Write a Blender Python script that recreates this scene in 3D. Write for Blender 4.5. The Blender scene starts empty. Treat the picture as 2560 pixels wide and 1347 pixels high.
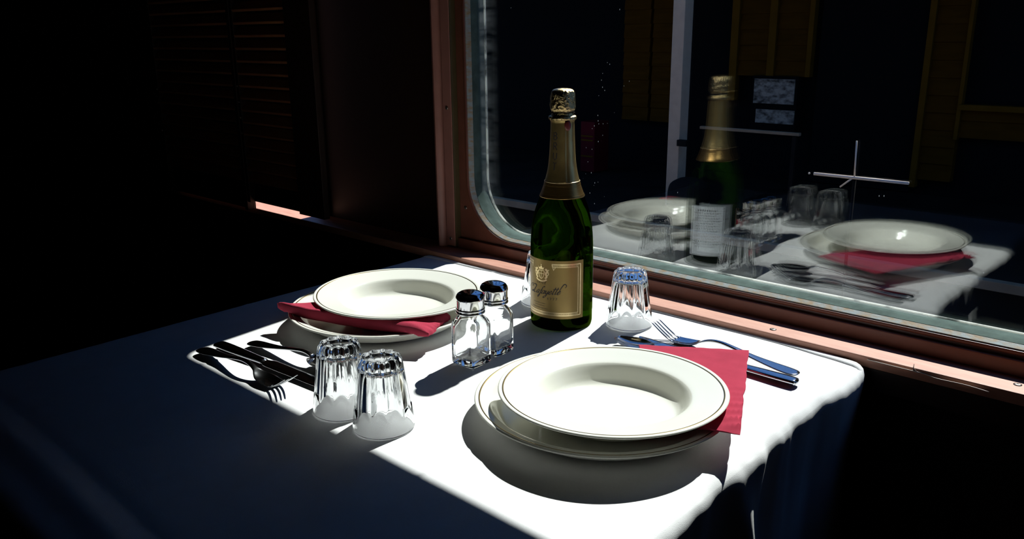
import bpy, bmesh, math, random
from mathutils import Vector, Matrix
from mathutils.noise import noise as pnoise
random.seed(7)
sc = bpy.context.scene
COL = sc.collection
PI = math.pi
Z0 = 0.75                      # table top height
sin, cos = math.sin, math.cos

# ------------------------------------------------------------------ render look
sc.view_settings.view_transform = 'Standard'
sc.view_settings.look = 'None'
sc.view_settings.gamma = 1.0
sc.view_settings.exposure = 0.0
sc.view_settings.use_curve_mapping = False
try:
    cy = sc.cycles
    cy.max_bounces = 16; cy.transmission_bounces = 16; cy.transparent_max_bounces = 32
    cy.glossy_bounces = 8; cy.diffuse_bounces = 5
    cy.sample_clamp_indirect = 10.0
    cy.caustics_reflective = False; cy.caustics_refractive = True
    cy.blur_glossy = 1.0
    cy.use_denoising = True
except Exception:
    pass

# ------------------------------------------------------------------ materials
def new_mat(name):
    m = bpy.data.materials.new(name); m.use_nodes = True
    nt = m.node_tree; nt.nodes.clear()
    out = nt.nodes.new('ShaderNodeOutputMaterial')
    return m, nt, out
def N(nt, t, **kw):
    n = nt.nodes.new(t)
    for k, v in kw.items(): setattr(n, k, v)
    return n
def coords(nt, scale=(1, 1, 1)):
    tc = N(nt, 'ShaderNodeTexCoord'); mp = N(nt, 'ShaderNodeMapping')
    mp.inputs['Scale'].default_value = scale
    nt.links.new(tc.outputs['Object'], mp.inputs['Vector'])
    return mp.outputs['Vector']
def noise_tex(nt, vec, scale, detail=4.0, rough=.55):
    n = N(nt, 'ShaderNodeTexNoise'); n.inputs['Scale'].default_value = scale
    n.inputs['Detail'].default_value = detail; n.inputs['Roughness'].default_value = rough
    nt.links.new(vec, n.inputs['Vector']); return n.outputs['Fac']
def ramp(nt, fac, stops):
    r = N(nt, 'ShaderNodeValToRGB'); cr = r.color_ramp
    while len(cr.elements) > len(stops): cr.elements.remove(cr.elements[-1])
    while len(cr.elements) < len(stops): cr.elements.new(.5)
    for e, (p, c) in zip(cr.elements, stops):
        e.position = p; e.color = (*c, 1) if len(c) == 3 else c
    nt.links.new(fac, r.inputs['Fac']); return r.outputs['Color']
def mathn(nt, op, a, b=None, clamp=False):
    n = N(nt, 'ShaderNodeMath', operation=op); n.use_clamp = clamp
    for i, v in enumerate((a, b)):
        if v is None: continue
        if isinstance(v, (int, float)): n.inputs[i].default_value = v
        else: nt.links.new(v, n.inputs[i])
    return n.outputs[0]
def pbr(name, col, rough=.5, metal=0.0, var=.12, nscale=18.0, bump=0.0, bscale=60.0, stretch=(1, 1, 1), spec=.5, coat=0.0, col2=None):
    m, nt, out = new_mat(name)
    b = N(nt, 'ShaderNodeBsdfPrincipled')
    vec = coords(nt, stretch)
    f = noise_tex(nt, vec, nscale)
    c2 = col2 if col2 else tuple(max(0, c * (1 - 2 * var)) for c in col)
    c = ramp(nt, f, [(.3, c2), (.62, col)])
    nt.links.new(c, b.inputs['Base Color'])
    b.inputs['Roughness'].default_value = rough; b.inputs['Metallic'].default_value = metal
    b.inputs['Specular IOR Level'].default_value = spec
    b.inputs['Coat Weight'].default_value = coat
    b.inputs['Coat Roughness'].default_value = .05
    if bump:
        bf = noise_tex(nt, vec, bscale, 6)
        bn = N(nt, 'ShaderNodeBump'); bn.inputs['Strength'].default_value = bump; bn.inputs['Distance'].default_value = .002
        nt.links.new(bf, bn.inputs['Height']); nt.links.new(bn.outputs['Normal'], b.inputs['Normal'])
    nt.links.new(b.outputs[0], out.inputs['Surface'])
    return m
def glass_mat(name, col=(1, 1, 1), rough=0.0, ior=1.5, thin=0.0):
    m, nt, out = new_mat(name)
    g = N(nt, 'ShaderNodeBsdfGlass'); g.inputs['Color'].default_value = (*col, 1)
    g.inputs['Roughness'].default_value = rough; g.inputs['IOR'].default_value = ior
    if thin:      # part of the light goes straight through the thin walls
        t = N(nt, 'ShaderNodeBsdfTransparent'); t.inputs['Color'].default_value = (*col, 1)
        mx = N(nt, 'ShaderNodeMixShader'); mx.inputs[0].default_value = thin
        nt.links.new(g.outputs[0], mx.inputs[1]); nt.links.new(t.outputs[0], mx.inputs[2]); g = mx
    nt.links.new(g.outputs[0], out.inputs['Surface'])
    return m
def cloth_mat(name, col, bump=.15, wscale=900.0, diag=False, var=.03):
    m, nt, out = new_mat(name)
    b = N(nt, 'ShaderNodeBsdfPrincipled')
    vec = coords(nt)
    f = noise_tex(nt, vec, 30)
    c = ramp(nt, f, [(.3, tuple(x * (1 - 2 * var) for x in col)), (.7, col)])
    w1 = N(nt, 'ShaderNodeTexWave'); w1.inputs['Scale'].default_value = wscale
    w1.bands_direction = 'DIAGONAL' if diag else 'X'; w1.inputs['Distortion'].default_value = .6
    nt.links.new(vec, w1.inputs['Vector'])
    w2 = N(nt, 'ShaderNodeTexWave'); w2.inputs['Scale'].default_value = wscale * 1.1; w2.bands_direction = 'Y'
    w2.inputs['Distortion'].default_value = .6; nt.links.new(vec, w2.inputs['Vector'])
    mx = noise_tex(nt, vec, wscale * 2.2, 3, .6) if not diag else w1.outputs['Fac']   # fine fuzzy grain / ribs
    bn = N(nt, 'ShaderNodeBump'); bn.inputs['Strength'].default_value = bump; bn.inputs['Distance'].default_value = .0006
    nt.links.new(mx, bn.inputs['Height']); nt.links.new(bn.outputs['Normal'], b.inputs['Normal'])
    nt.links.new(c, b.inputs['Base Color'])
    b.inputs['Roughness'].default_value = .9; b.inputs['Specular IOR Level'].default_value = .1
    nt.links.new(b.outputs[0], out.inputs['Surface'])
    return m
def pane_mat(name, f0, dirt=True, tint=(.97, .985, .98)):
    """architectural glass: clear with a Fresnel mirror, plus dust, smears and specks on the surface"""
    m, nt, out = new_mat(name)
    geo = N(nt, 'ShaderNodeNewGeometry')
    dot = N(nt, 'ShaderNodeVectorMath', operation='DOT_PRODUCT')
    nt.links.new(geo.outputs['Incoming'], dot.inputs[0]); nt.links.new(geo.outputs['Normal'], dot.inputs[1])
    c = mathn(nt, 'ABSOLUTE', dot.outputs['Value'])
    s5 = mathn(nt, 'POWER', mathn(nt, 'SUBTRACT', 1.0, c, True), 5.0)
    fr = mathn(nt, 'ADD', mathn(nt, 'MULTIPLY', s5, 1 - f0), f0)
    tr = N(nt, 'ShaderNodeBsdfTransparent'); tr.inputs['Color'].default_value = (*tint, 1)
    gl = N(nt, 'ShaderNodeBsdfGlossy'); gl.inputs['Roughness'].default_value = 0.0
    mix = N(nt, 'ShaderNodeMixShader')
    nt.links.new(fr, mix.inputs[0]); nt.links.new(tr.outputs[0], mix.inputs[1]); nt.links.new(gl.outputs[0], mix.inputs[2])
    res = mix.outputs[0]
    if dirt:
        tc = N(nt, 'ShaderNodeTexCoord'); sp = N(nt, 'ShaderNodeSeparateXYZ')
        nt.links.new(tc.outputs['Object'], sp.inputs[0])
        # dried smears that collect along the lower and left rims (object space, metres)
        low = mathn(nt, 'SUBTRACT', 1.0, mathn(nt, 'DIVIDE', mathn(nt, 'SUBTRACT', sp.outputs['Z'], .040), .085), True)
        lef = mathn(nt, 'SUBTRACT', 1.0, mathn(nt, 'DIVIDE', mathn(nt, 'SUBTRACT', sp.outputs['X'], -.437), .05), True)
        edge = mathn(nt, 'MAXIMUM', mathn(nt, 'POWER', low, 1.6), mathn(nt, 'MULTIPLY', mathn(nt, 'POWER', lef, 1.2), .20))
        mp = N(nt, 'ShaderNodeMapping'); mp.inputs['Scale'].default_value = (6, 1, 22)
        nt.links.new(tc.outputs['Object'], mp.inputs['Vector'])
        nf = noise_tex(nt, mp.outputs['Vector'], 3.0, 8, .65)
        sm = mathn(nt, 'MULTIPLY', edge, mathn(nt, 'MULTIPLY', mathn(nt, 'SUBTRACT', nf, .36, True), 1.1))
        # specks and drip marks
        mp2 = N(nt, 'ShaderNodeMapping'); mp2.inputs['Scale'].default_value = (1, 1, .45)
        nt.links.new(tc.outputs['Object'], mp2.inputs['Vector'])
        vo = N(nt, 'ShaderNodeTexVoronoi'); vo.inputs['Scale'].default_value = 150.0
        nt.links.new(mp2.outputs['Vector'], vo.inputs['Vector'])
        spk = mathn(nt, 'LESS_THAN', vo.outputs['Distance'], .07)
        sel = mathn(nt, 'GREATER_THAN', noise_tex(nt, mp2.outputs['Vector'], 9.0, 2), .60)
        spk = mathn(nt, 'MULTIPLY', mathn(nt, 'MULTIPLY', spk, sel), .22)
        df = mathn(nt, 'ADD', mathn(nt, 'MULTIPLY', sm, .5), spk, True)
        dd = N(nt, 'ShaderNodeBsdfTranslucent'); dd.inputs['Color'].default_value = (.62, .68, .72, 1)
        mx2 = N(nt, 'ShaderNodeMixShader')
        nt.links.new(df, mx2.inputs[0]); nt.links.new(res, mx2.inputs[1]); nt.links.new(dd.outputs[0], mx2.inputs[2])
        res = mx2.outputs[0]
    nt.links.new(res, out.inputs['Surface'])
    return m

M = {}
M['cloth'] = cloth_mat('white_tablecloth', (.86, .86, .87), .45, 700)
M['napkin'] = cloth_mat('crimson_napkin', (.54, .055, .10), .55, 620, True, .08)
M['china'] = pbr('cream_china', (.85, .845, .765), .16, 0, .01, 12, spec=.5)
M['gilt'] = pbr('gilt_line', (.40, .27, .10), .28, 1.0, .15, 60)
M['steel'] = pbr('polished_steel', (.62, .63, .65), .10, 1.0, .04, 40)
M['chrome'] = pbr('chrome_cap', (.66, .66, .67), .08, 1.0, .05, 50)
M['hole'] = pbr('dark_hole', (.02, .02, .02), .8)
M['glass'] = glass_mat('clear_glass', (.985, .99, .99), 0, 1.5)
M['bottle'] = glass_mat('green_bottle_glass', (.075, .145, .008), 0, 1.45)
M['foil'] = pbr('gold_foil', (.60, .43, .17), .36, .9, .15, 35, .25, 90)
M['foil_crumple'] = pbr('crumpled_gold_foil', (.74, .56, .27), .26, 1.0, .15, 60, .9, 240)
M['foil_band'] = pbr('bronze_foil_band', (.42, .25, .08), .32, .9, .15, 60, .1, 200, (1, 1, 30))
M['label'] = pbr('gold_label_paper', (.31, .205, .062), .42, .5, .06, 30)
M['label_bright'] = pbr('bright_gold_print', (.85, .66, .36), .30, .7, .08, 200)
M['label_rim'] = pbr('dull_gold_print', (.38, .265, .11), .42, .5, .06, 60)
M['ink'] = pbr('dark_ink', (.03, .02, .02), .6)
M['seal_red'] = pbr('dark_red_seal', (.16, .02, .02), .4)
M['back_paper'] = pbr('pale_label_paper', (.62, .66, .68), .6, 0, .03)
M['frame'] = pbr('red_brown_frame_paint', (.17, .055, .034), .42, 0, .12, 25, .15, 60)
M['sill'] = pbr('worn_pink_brown_sill', (.60, .295, .21), .55, 0, .10, 22, .12, 90, (1, 4, 4), col2=(.50, .22, .15))
M['trim'] = pbr('pink_brown_trim', (.36, .15, .12), .45, 0, .08, 25, .1, 60)
M['olive'] = pbr('olive_strip', (.085, .062, .026), .5, 0, .1, 40)
M['gasket'] = pbr('grey_green_rubber', (.085, .125, .110), .85, 0, .2, 45, .2, 80, spec=.12)
M['gasket_pale'] = pbr('pale_weathered_rubber', (.30, .34, .35), .6, 0, .0, 26, .2, 70, (3, 3, 8), spec=.15, col2=(.34, .22, .11))
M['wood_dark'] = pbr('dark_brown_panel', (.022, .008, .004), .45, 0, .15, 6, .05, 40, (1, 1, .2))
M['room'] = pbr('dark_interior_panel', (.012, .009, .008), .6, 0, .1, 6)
M['screw'] = pbr('dark_steel_screw', (.30, .25, .22), .4, .9)
M['shutter'] = pbr('brown_shutter_wood', (.62, .24, .10), .4, 0, .15, 20, .1, 60, (.3, 3, 3))
M['shutter_dark'] = pbr('dark_shutter_wood', (.03, .012, .007), .5, 0, .1, 20)
M['table_wood'] = pbr('table_wood', (.12, .06, .03), .5)
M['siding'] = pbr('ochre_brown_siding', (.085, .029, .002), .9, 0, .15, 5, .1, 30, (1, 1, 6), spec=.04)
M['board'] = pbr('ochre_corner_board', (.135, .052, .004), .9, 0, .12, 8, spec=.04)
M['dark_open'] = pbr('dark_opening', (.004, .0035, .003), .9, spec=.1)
M['post'] = pbr('grey_white_post', (.66, .41, .25), .8, 0, .06, 20, .1, 40, spec=.1)
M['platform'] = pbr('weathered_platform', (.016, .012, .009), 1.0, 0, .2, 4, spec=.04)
M['kerb'] = pbr('pale_kerb', (.34, .21, .12), .9, 0, .15, 6, spec=.05)
M['gravel'] = pbr('bounce_gravel', (.55, .46, .35), .95, 0, .25, 30, .5, 80)  # kept pale so the unseen ground throws warm light upward
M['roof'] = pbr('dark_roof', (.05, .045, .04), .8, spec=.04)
M['paper'] = pbr('scuffed_notice_paper', (.42, .31, .22), .9, 0, .3, 22, (1, 1, 1.6) and 0, 60, (1, 1, 1.6), .05, 0, (.03, .022, .016))
M['red_paint'] = pbr('dull_red_paint', (.10, .006, .008), .6, spec=.04)
M['pale_metal'] = pbr('pale_metal', (.74, .60, .48), .5)
M['dark_metal'] = pbr('dark_metal', (.012, .009, .007), .8, spec=.06)
M['wire'] = pbr('pale_wire', (.70, .60, .52), .6)
m_, nt_, out_ = new_mat('white_sealant')
d_ = N(nt_, 'ShaderNodeBsdfDiffuse'); t_ = N(nt_, 'ShaderNodeBsdfTranslucent'); a_ = N(nt_, 'ShaderNodeMixShader')
cv_ = ramp(nt_, noise_tex(nt_, coords(nt_), 32, 8), [(.38, (.14, .15, .14)), (.52, (.86, .86, .80))])
nt_.links.new(cv_, d_.inputs['Color']); nt_.links.new(cv_, t_.inputs['Color'])
a_.inputs[0].default_value = .5
nt_.links.new(d_.outputs[0], a_.inputs[1]); nt_.links.new(t_.outputs[0], a_.inputs[2]); nt_.links.new(a_.outputs[0], out_.inputs['Surface'])
M['sealant'] = m_
M['pane'] = pane_mat('window_pane_dusty', .115, True)
M['pane_clean'] = pane_mat('window_pane', .085, False)

# ------------------------------------------------------------------ object helpers
def tag(o, label=None, cat=None, group=None, kind=None):
    if label: o['label'] = label
    if cat: o['category'] = cat
    if group: o['group'] = group
    if kind: o['kind'] = kind
    return o
def empty(name, loc=(0, 0, 0), rz=0.0):
    o = bpy.data.objects.new(name, None); COL.objects.link(o)
    o.empty_display_size = .02
    o.location = loc; o.rotation_euler = (0, 0, rz)
    return o
def obj(name, bm, mat, parent=None, smooth=True, loc=(0, 0, 0), auto=None, recalc=True):
    if recalc: bmesh.ops.recalc_face_normals(bm, faces=bm.faces[:])
    me = bpy.data.meshes.new(name); bm.to_mesh(me); bm.free()
    o = bpy.data.objects.new(name, me); COL.objects.link(o)
    mats = mat if isinstance(mat, (list, tuple)) else [mat]
    for mm in mats: me.materials.append(mm)
    if smooth:
        me.polygons.foreach_set('use_smooth', [True] * len(me.polygons))
        if auto is not None:
            try: me.set_sharp_from_angle(angle=auto)
            except Exception: pass
    o.location = loc
    if parent: o.parent = parent
    return o
def copy_tree(root):
    c = root.copy(); COL.objects.link(c)
    for ch in list(root.children):
        d = ch.copy(); COL.objects.link(d); d.parent = c
        for g in list(ch.children):
            e = g.copy(); COL.objects.link(e); e.parent = d
    return c
def box(bm, x0, x1, y0, y1, z0, z1, bev=0.0, mi=0):
    vs = [bm.verts.new((x, y, z)) for x in (x0, x1) for y in (y0, y1) for z in (z0, z1)]
    fs = [(0, 1, 3, 2), (4, 6, 7, 5), (0, 4, 5, 1), (2, 3, 7, 6), (0, 2, 6, 4), (1, 5, 7, 3)]
    faces = [bm.faces.new([vs[i] for i in f]) for f in fs]
    for f in faces: f.material_index = mi
    if bev:
        es = list({e for f in faces for e in f.edges})
        bmesh.ops.bevel(bm, geom=es, offset=bev, segments=2, affect='EDGES', profile=.6)
def boxobj(name, b, mat, parent=None, bev=0.0, loc=(0, 0, 0)):
    bm = bmesh.new(); box(bm, *b, bev=bev)
    return obj(name, bm, mat, parent, smooth=False, loc=loc)
def rings(bm, rows, close_u=True, cap0=False, cap1=False):
    """rows: list of lists of 3D points; skins consecutive rows"""
    V = [[bm.verts.new(p) for p in r] for r in rows]
    n = len(V[0])
    for a, b in zip(V, V[1:]):
        for i in range(n if close_u else n - 1):
            j = (i + 1) % n
            bm.faces.new((a[i], a[j], b[j], b[i]))
    if cap0: bm.faces.new(V[0][::-1])
    if cap1: bm.faces.new(V[-1])
    return V
def lathe(bm, prof, seg=96, cap0=False, cap1=False):
    rows = [[(r * cos(2 * PI * i / seg), r * sin(2 * PI * i / seg), z) for i in range(seg)] for r, z in prof]
    V = rings(bm, rows)
    def fan(row, z, flip):
        c = bm.verts.new((0, 0, z))
        for i in range(seg):
            j = (i + 1) % seg
            bm.faces.new((row[j], row[i], c) if flip else (row[i], row[j], c))
    if cap0: fan(V[0], prof[0][1], True)
    if cap1: fan(V[-1], prof[-1][1], False)
    return V
def smooth_prof(pts, sub=6):
    """Catmull-Rom through the points"""
    out = []
    P = [pts[0]] + list(pts) + [pts[-1]]
    for i in range(1, len(P) - 2):
        p0, p1, p2, p3 = P[i - 1], P[i], P[i + 1], P[i + 2]
        for k in range(sub):
            t = k / sub
            out.append(tuple(.5 * ((2 * b) + (-a + c) * t + (2 * a - 5 * b + 4 * c - d) * t * t + (-a + 3 * b - 3 * c + d) * t ** 3) for a, b, c, d in zip(p0, p1, p2, p3)))
    out.append(tuple(pts[-1]))
    return out
def tube(bm, pts, r, seg=8):
    pts = [Vector(p) for p in pts]; rows = []
    up = Vector((0, 0, 1))
    for i, p in enumerate(pts):
        t = (pts[min(i + 1, len(pts) - 1)] - pts[max(i - 1, 0)]).normalized()
        if abs(t.dot(up)) > .95: up = Vector((0, 1, 0))
        a = t.cross(up).normalized(); b = a.cross(t).normalized()
        rr = r(i / (len(pts) - 1)) if callable(r) else r
        rows.append([p + a * rr * cos(2 * PI * k / seg) + b * rr * sin(2 * PI * k / seg) for k in range(seg)])
    rings(bm, rows, True, True, True)
def sweep(bm, spine, seg=14):
    """spine rows: (x, y, z, half width, half thickness, cup, exponent) along +x; rounded cross-sections, edges lifted by cup"""
    rows = []
    for (x, y, z, w, t, cup, e) in spine:
        row = []
        for k in range(seg):
            a = 2 * PI * k / seg
            ca, sa = cos(a), sin(a)
            px = math.copysign(abs(ca) ** (2 / e), ca); pz = math.copysign(abs(sa) ** (2 / e), sa)
            row.append((x, y + w * px, z + t * pz + cup * px * px))
        rows.append(row)
    rings(bm, rows, True, True, True)

# ================================================================== CAMERA (solved from the photograph)
W_, H_, F_ = 2560.0, 1347.0, 2041.65
yaw, pitch, roll = -.73996, .28047, -.01055
fwd0 = Vector((sin(yaw), cos(yaw), 0)); right0 = Vector((cos(yaw), -sin(yaw), 0)); up0 = Vector((0, 0, 1))
f2 = fwd0 * cos(pitch) - up0 * sin(pitch); u2 = up0 * cos(pitch) + fwd0 * sin(pitch)
r3 = right0 * cos(roll) + u2 * sin(roll); u3 = u2 * cos(roll) - right0 * sin(roll)
cam = bpy.data.cameras.new('camera'); cam.sensor_width = 36.0; cam.lens = F_ * 36.0 / W_
cam.clip_start = .02; cam.clip_end = 200
co = bpy.data.objects.new('camera', cam); COL.objects.link(co)
mw = Matrix((( r3.x, u3.x, -f2.x, .6306), (r3.y, u3.y, -f2.y, -1.08305), (r3.z, u3.z, -f2.z, .40029 + Z0), (0, 0, 0, 1)))
co.matrix_world = mw
sc.camera = co

# ================================================================== LIGHT
SUN_K = .89                               # horizontal run of a shadow per metre of height
sd = Vector((.108, -1.0, 0)).normalized() * SUN_K + Vector((0, 0, -1))
sun = bpy.data.lights.new('sun', 'SUN'); sun.energy = 10.3; sun.angle = .0093; sun.color = (1.0, .985, .955)
so = bpy.data.objects.new('sun', sun); COL.objects.link(so)
so.rotation_euler = sd.to_track_quat('-Z', 'Y').to_euler(); so.location = (-.5, 4, 5)
wd = bpy.data.worlds.new('sky'); sc.world = wd; wd.use_nodes = True
wn = wd.node_tree; wn.nodes.clear()
wo = wn.nodes.new('ShaderNodeOutputWorld'); bg = wn.nodes.new('ShaderNodeBackground')
tc = wn.nodes.new('ShaderNodeTexCoord'); sx = wn.nodes.new('ShaderNodeSeparateXYZ'); rp = wn.nodes.new('ShaderNodeValToRGB')
wn.links.new(tc.outputs['Generated'], sx.inputs[0]); wn.links.new(sx.outputs['Z'], rp.inputs['Fac'])
rp.color_ramp.elements[0].position = 0.0; rp.color_ramp.elements[0].color = (.19, .42, .98, 1)
rp.color_ramp.elements[1].position = .7; rp.color_ramp.elements[1].color = (.09, .26, .76, 1)
wn.links.new(rp.outputs['Color'], bg.inputs['Color']); bg.inputs['Strength'].default_value = 1.0
wn.links.new(bg.outputs[0], wo.inputs['Surface'])

# ================================================================== CARRIAGE SHELL
XL, XR, YN, ZC = -3.2, 1.75, -2.5, 2.25     # far end, near end, aisle wall, ceiling
def struct(name, o): o['kind'] = 'structure'; return o
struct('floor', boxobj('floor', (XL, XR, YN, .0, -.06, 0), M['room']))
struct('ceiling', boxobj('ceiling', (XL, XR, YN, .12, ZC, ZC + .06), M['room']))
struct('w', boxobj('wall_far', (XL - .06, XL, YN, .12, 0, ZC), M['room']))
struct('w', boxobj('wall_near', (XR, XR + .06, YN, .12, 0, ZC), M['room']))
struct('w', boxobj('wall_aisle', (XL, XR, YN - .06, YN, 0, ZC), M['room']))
# window wall: opening edges
GX0, GX1, GZ0, GZ1 = -.4365, .64, .044 + Z0, .741 + Z0     # daylight opening of window_1 at the glass
W2X0, W2X1, W2Z0, W2Z1 = -1.49, -.925, .035 + Z0, .722 + Z0
YW0, YW1 = -.020, .030
bm = bmesh.new()
for b in [(XL, XR, YW0, YW1, -.06, .0 + Z0 - .004), (XL, XR, YW0, YW1, GZ1 + .03, ZC), (W2X1, GX0 - .035, YW0, YW1, Z0 - .004, GZ1 + .03),
          (GX1 + .035, XR, YW0, YW1, Z0 - .004, GZ1 + .03), (XL, W2X0, YW0, YW1, Z0 - .004, GZ1 + .03),
          (W2X0, W2X1, YW0, YW1, Z0 - .004, Z0 + .02)]:
    box(bm, *b)
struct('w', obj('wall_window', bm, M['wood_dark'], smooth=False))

# ---- window_1: ring profiles swept round a rounded rectangle --------------------
RB, RT = .100, .022
def ring_path(d, n=14, x0=GX0, x1=GX1, z0=GZ0, z1=GZ1, rb=RB, rt=RT):
    """points of the opening outline pushed outward by d (clockwise from lower left corner)"""
    pts = []
    for cx, cz, a0, r in ((x0 + rb, z0 + rb, PI, rb), (x1 - rb, z0 + rb, 1.5 * PI, rb), (x1 - rt, z1 - rt, 0, rt), (x0 + rt, z1 - rt, .5 * PI, rt)):
        for k in range(n + 1):
            a = a0 + .5 * PI * k / n
            pts.append((cx + (r + d) * cos(a), cz + (r + d) * sin(a)))
    return pts
def ring_sweep(bm, prof, **kw):
    """prof: closed list of (d outward, y)"""
    loops = [[(x, y, z) for x, z in ring_path(d, **kw)] for d, y in prof]
    loops.append(loops[0])
    V = [[bm.verts.new(p) for p in l] for l in loops[:-1]]
    V.append(V[0])
    n = len(V[0])
    for a, b in zip(V, V[1:]):
        for i in range(n):
            j = (i + 1) % n
            bm.faces.new((a[i], a[j], b[j], b[i]))
win = empty('window_1', (0, 0, 0)); win['kind'] = 'structure'
win['label'] = 'large round-cornered railway carriage window beside the table'
def plate_with_hole(bm, d, X0, X1, ZB, ZT, y0, y1):
    hole = ring_path(d)
    def outer(p):
        # project a hole point out to the rectangle
        cx, cz = (X0 + X1) / 2, (ZB + ZT) / 2
        return p
    n = len(hole)
    oq = []
    for i, (x, z) in enumerate(hole):
        q = i // 15; k = i % 15
        t = k / 14
        if q == 0: p = (X0, z) if t < .5 else (x, ZB)
        elif q == 1: p = (x, ZB) if t < .5 else (X1, z)
        elif q == 2: p = (X1, z) if t < .5 else (x, ZT)
        else: p = (x, ZT) if t < .5 else (X0, z)
        if k == 7: p = ((X0, ZB), (X1, ZB), (X1, ZT), (X0, ZT))[q]
        oq.append(p)
    rows = [[(x, y0, z) for x, z in hole], [(x, y0, z) for x, z in oq], [(x, y1, z) for x, z in oq], [(x, y1, z) for x, z in hole]]
    V = [[bm.verts.new(p) for p in r] for r in rows]; V.append(V[0])
    for a, b in zip(V, V[1:]):
        for i in range(n):
            j = (i + 1) % n
            bm.faces.new((a[i], a[j], b[j], b[i]))
# green rubber gasket from the glass toward the room
bm = bmesh.new(); ring_sweep(bm, [(-.0005, .0), (.0002, -.006), (.0010, -.0140), (.0026, -.0140), (.012, -.0120), (.012, .0), (.012, .018), (.0, .018)])
obj('gasket', bm, M['gasket'], win, auto=.6)
bm = bmesh.new(); ring_sweep(bm, [(.0014, -.0142), (.0026, -.0178), (.0046, -.0235), (.0062, -.0238), (.014, -.0238), (.014, -.0142)])
obj('pale_gasket_lip', bm, M['gasket_pale'], win, auto=.6)
bm = bmesh.new(); ring_sweep(bm, [(-.0016, .0185), (-.0020, .0215), (.004, .026), (.012, .026), (.012, .0185)])
obj('sealant_bead', bm, M['sealant'], win, auto=.6)
# panes (two, as the doubled reflections show)
def pane(y0, y1, mat, d=.006):
    bm = bmesh.new()
    a = [bm.verts.new((x, y0, z)) for x, z in ring_path(d)]; b = [bm.verts.new((x, y1, z)) for x, z in ring_path(d)]
    bm.faces.new(a); bm.faces.new(b[::-1])
    n = len(a)
    for i in range(n):
        j = (i + 1) % n
        bm.faces.new((a[i], b[i], b[j], a[j]))
    return obj('pane', bm, mat, win, smooth=False)
pane(.0002, .0040, M['pane']); pane(.0130, .0165, M['pane_clean'])
# red-brown frame plate with rounded lip
bm = bmesh.new(); plate_with_hole(bm, .0072, GX0 - .036, GX1 + .036, Z0 + .004, GZ1 + .036, -.0248, -.004)
obj('frame', bm, M['frame'], win, smooth=False)
bm = bmesh.new(); ring_sweep(bm, [(.0062, -.0240), (.0066, -.0258), (.0085, -.0266), (.0110, -.0262), (.0122, -.0246), (.0122, -.02), (.0062, -.02)])
obj('frame_lip', bm, M['frame'], win, auto=.9)
# screws of the frame
def screw(x, y, z, parent, r=.0036, up=False):
    bm = bmesh.new()
    lathe(bm, [(r, 0), (r * .95, .0006), (r * .55, .0011)], 20, False, True)
    sw = bmesh.new()
    o = obj('screw', bm, M['screw'], parent, loc=(x, y, z))
    sw.free()
    if not up: o.rotation_euler = (PI / 2, 0, 0)
    bm2 = bmesh.new()
    for a in (0.3, 0.3 + PI / 2):
        c, s_ = cos(a), sin(a)
        p = [(-r * .5, -.0004), (r * .5, -.0004), (r * .5, .0004), (-r * .5, .0004)]
        vs = [bm2.verts.new((u * c - v * s_, u * s_ + v * c, zz)) for zz in (.0008, .00125) for u, v in p]
        for f in ((3, 2, 1, 0), (4, 5, 6, 7), (0, 1, 5, 4), (1, 2, 6, 5), (2, 3, 7, 6), (3, 0, 4, 7)): bm2.faces.new([vs[i] for i in f])
    s2 = obj('slot', bm2, M['hole'], o, smooth=False)
    return o
screw(-.452, -.0250, .087 + Z0, win)
# left trim board with its screws, moulding, and the board's olive edge
tr = empty('trim_1', (0, 0, 0)); tr['kind'] = 'structure'
boxobj('board', (-.490, -.468, -.040, -.0200, Z0 + .012, GZ1 + .2), M['trim'], tr, .0012)
boxobj('edge_strip', (-.4685, -.4660, -.0385, -.0250, Z0 + .012, GZ1 + .2), M['olive'], tr, .0006)
for z in (.272, .026, .55): screw(-.4795, -.0402, z + Z0, tr)
ml = bmesh.new()
rows = []
for z in (Z0 + .008, GZ1 + .2):
    rows.append([(-.4945, -.020, z), (-.4945, -.036, z), (-.4975, -.0445, z), (-.5035, -.0480, z), (-.5095, -.0455, z), (-.513, -.038, z), (-.514, -.020, z)])
rings(ml, rows, True, True, True)
o = obj('trim_2', ml, M['trim'], None, auto=.9); o['kind'] = 'structure'
# rail under the frame plate and the sill board
boxobj('trim_3', (-.468, XR, -.033, -.0202, Z0 + .005, Z0 + .0283), M['frame'], None, .0012)['kind'] = 'structure'
sil = empty('trim_4', (0, 0, 0)); sil['kind'] = 'structure'
boxobj('sill_board', (-1.52, XR, -.083, -.0202, Z0 - .006, Z0 + .0088), M['sill'], sil, .0018)
for x, y in ((-.032, -.058), (.186, -.068), (.477, -.058)): screw(x, y, Z0 + .0088, sil, .0046, True)
boxobj('trim_5', (-1.52, XR, -.0815, -.0202, Z0 - .035, Z0 - .0065), M['wood_dark'], None)['kind'] = 'structure'
# thin frayed wire lying along the sill's front edge
bm = bmesh.new()
pts = smooth_prof([(.318, -.0845, .0012), (.36, -.0860, .0015), (.385, -.0845, .0010), (.40, -.0865, -.0003), (.43, -.0868, .0005), (.455, -.0868, -.0010)], 6)
tube(bm, [(x, y, z + Z0 + .004) for x, y, z in pts], .0006, 6)
tube(bm, [(.372, -.0845, Z0 + .0055), (.371, -.079, Z0 + .012), (.3725, -.083, Z0 + .0085), (.378, -.0862, Z0 + .0045)], .0004, 6)
tag(obj('wire', bm, M['wire']), 'thin frayed pale thread lying along the front edge of the window sill', 'thread')

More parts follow.
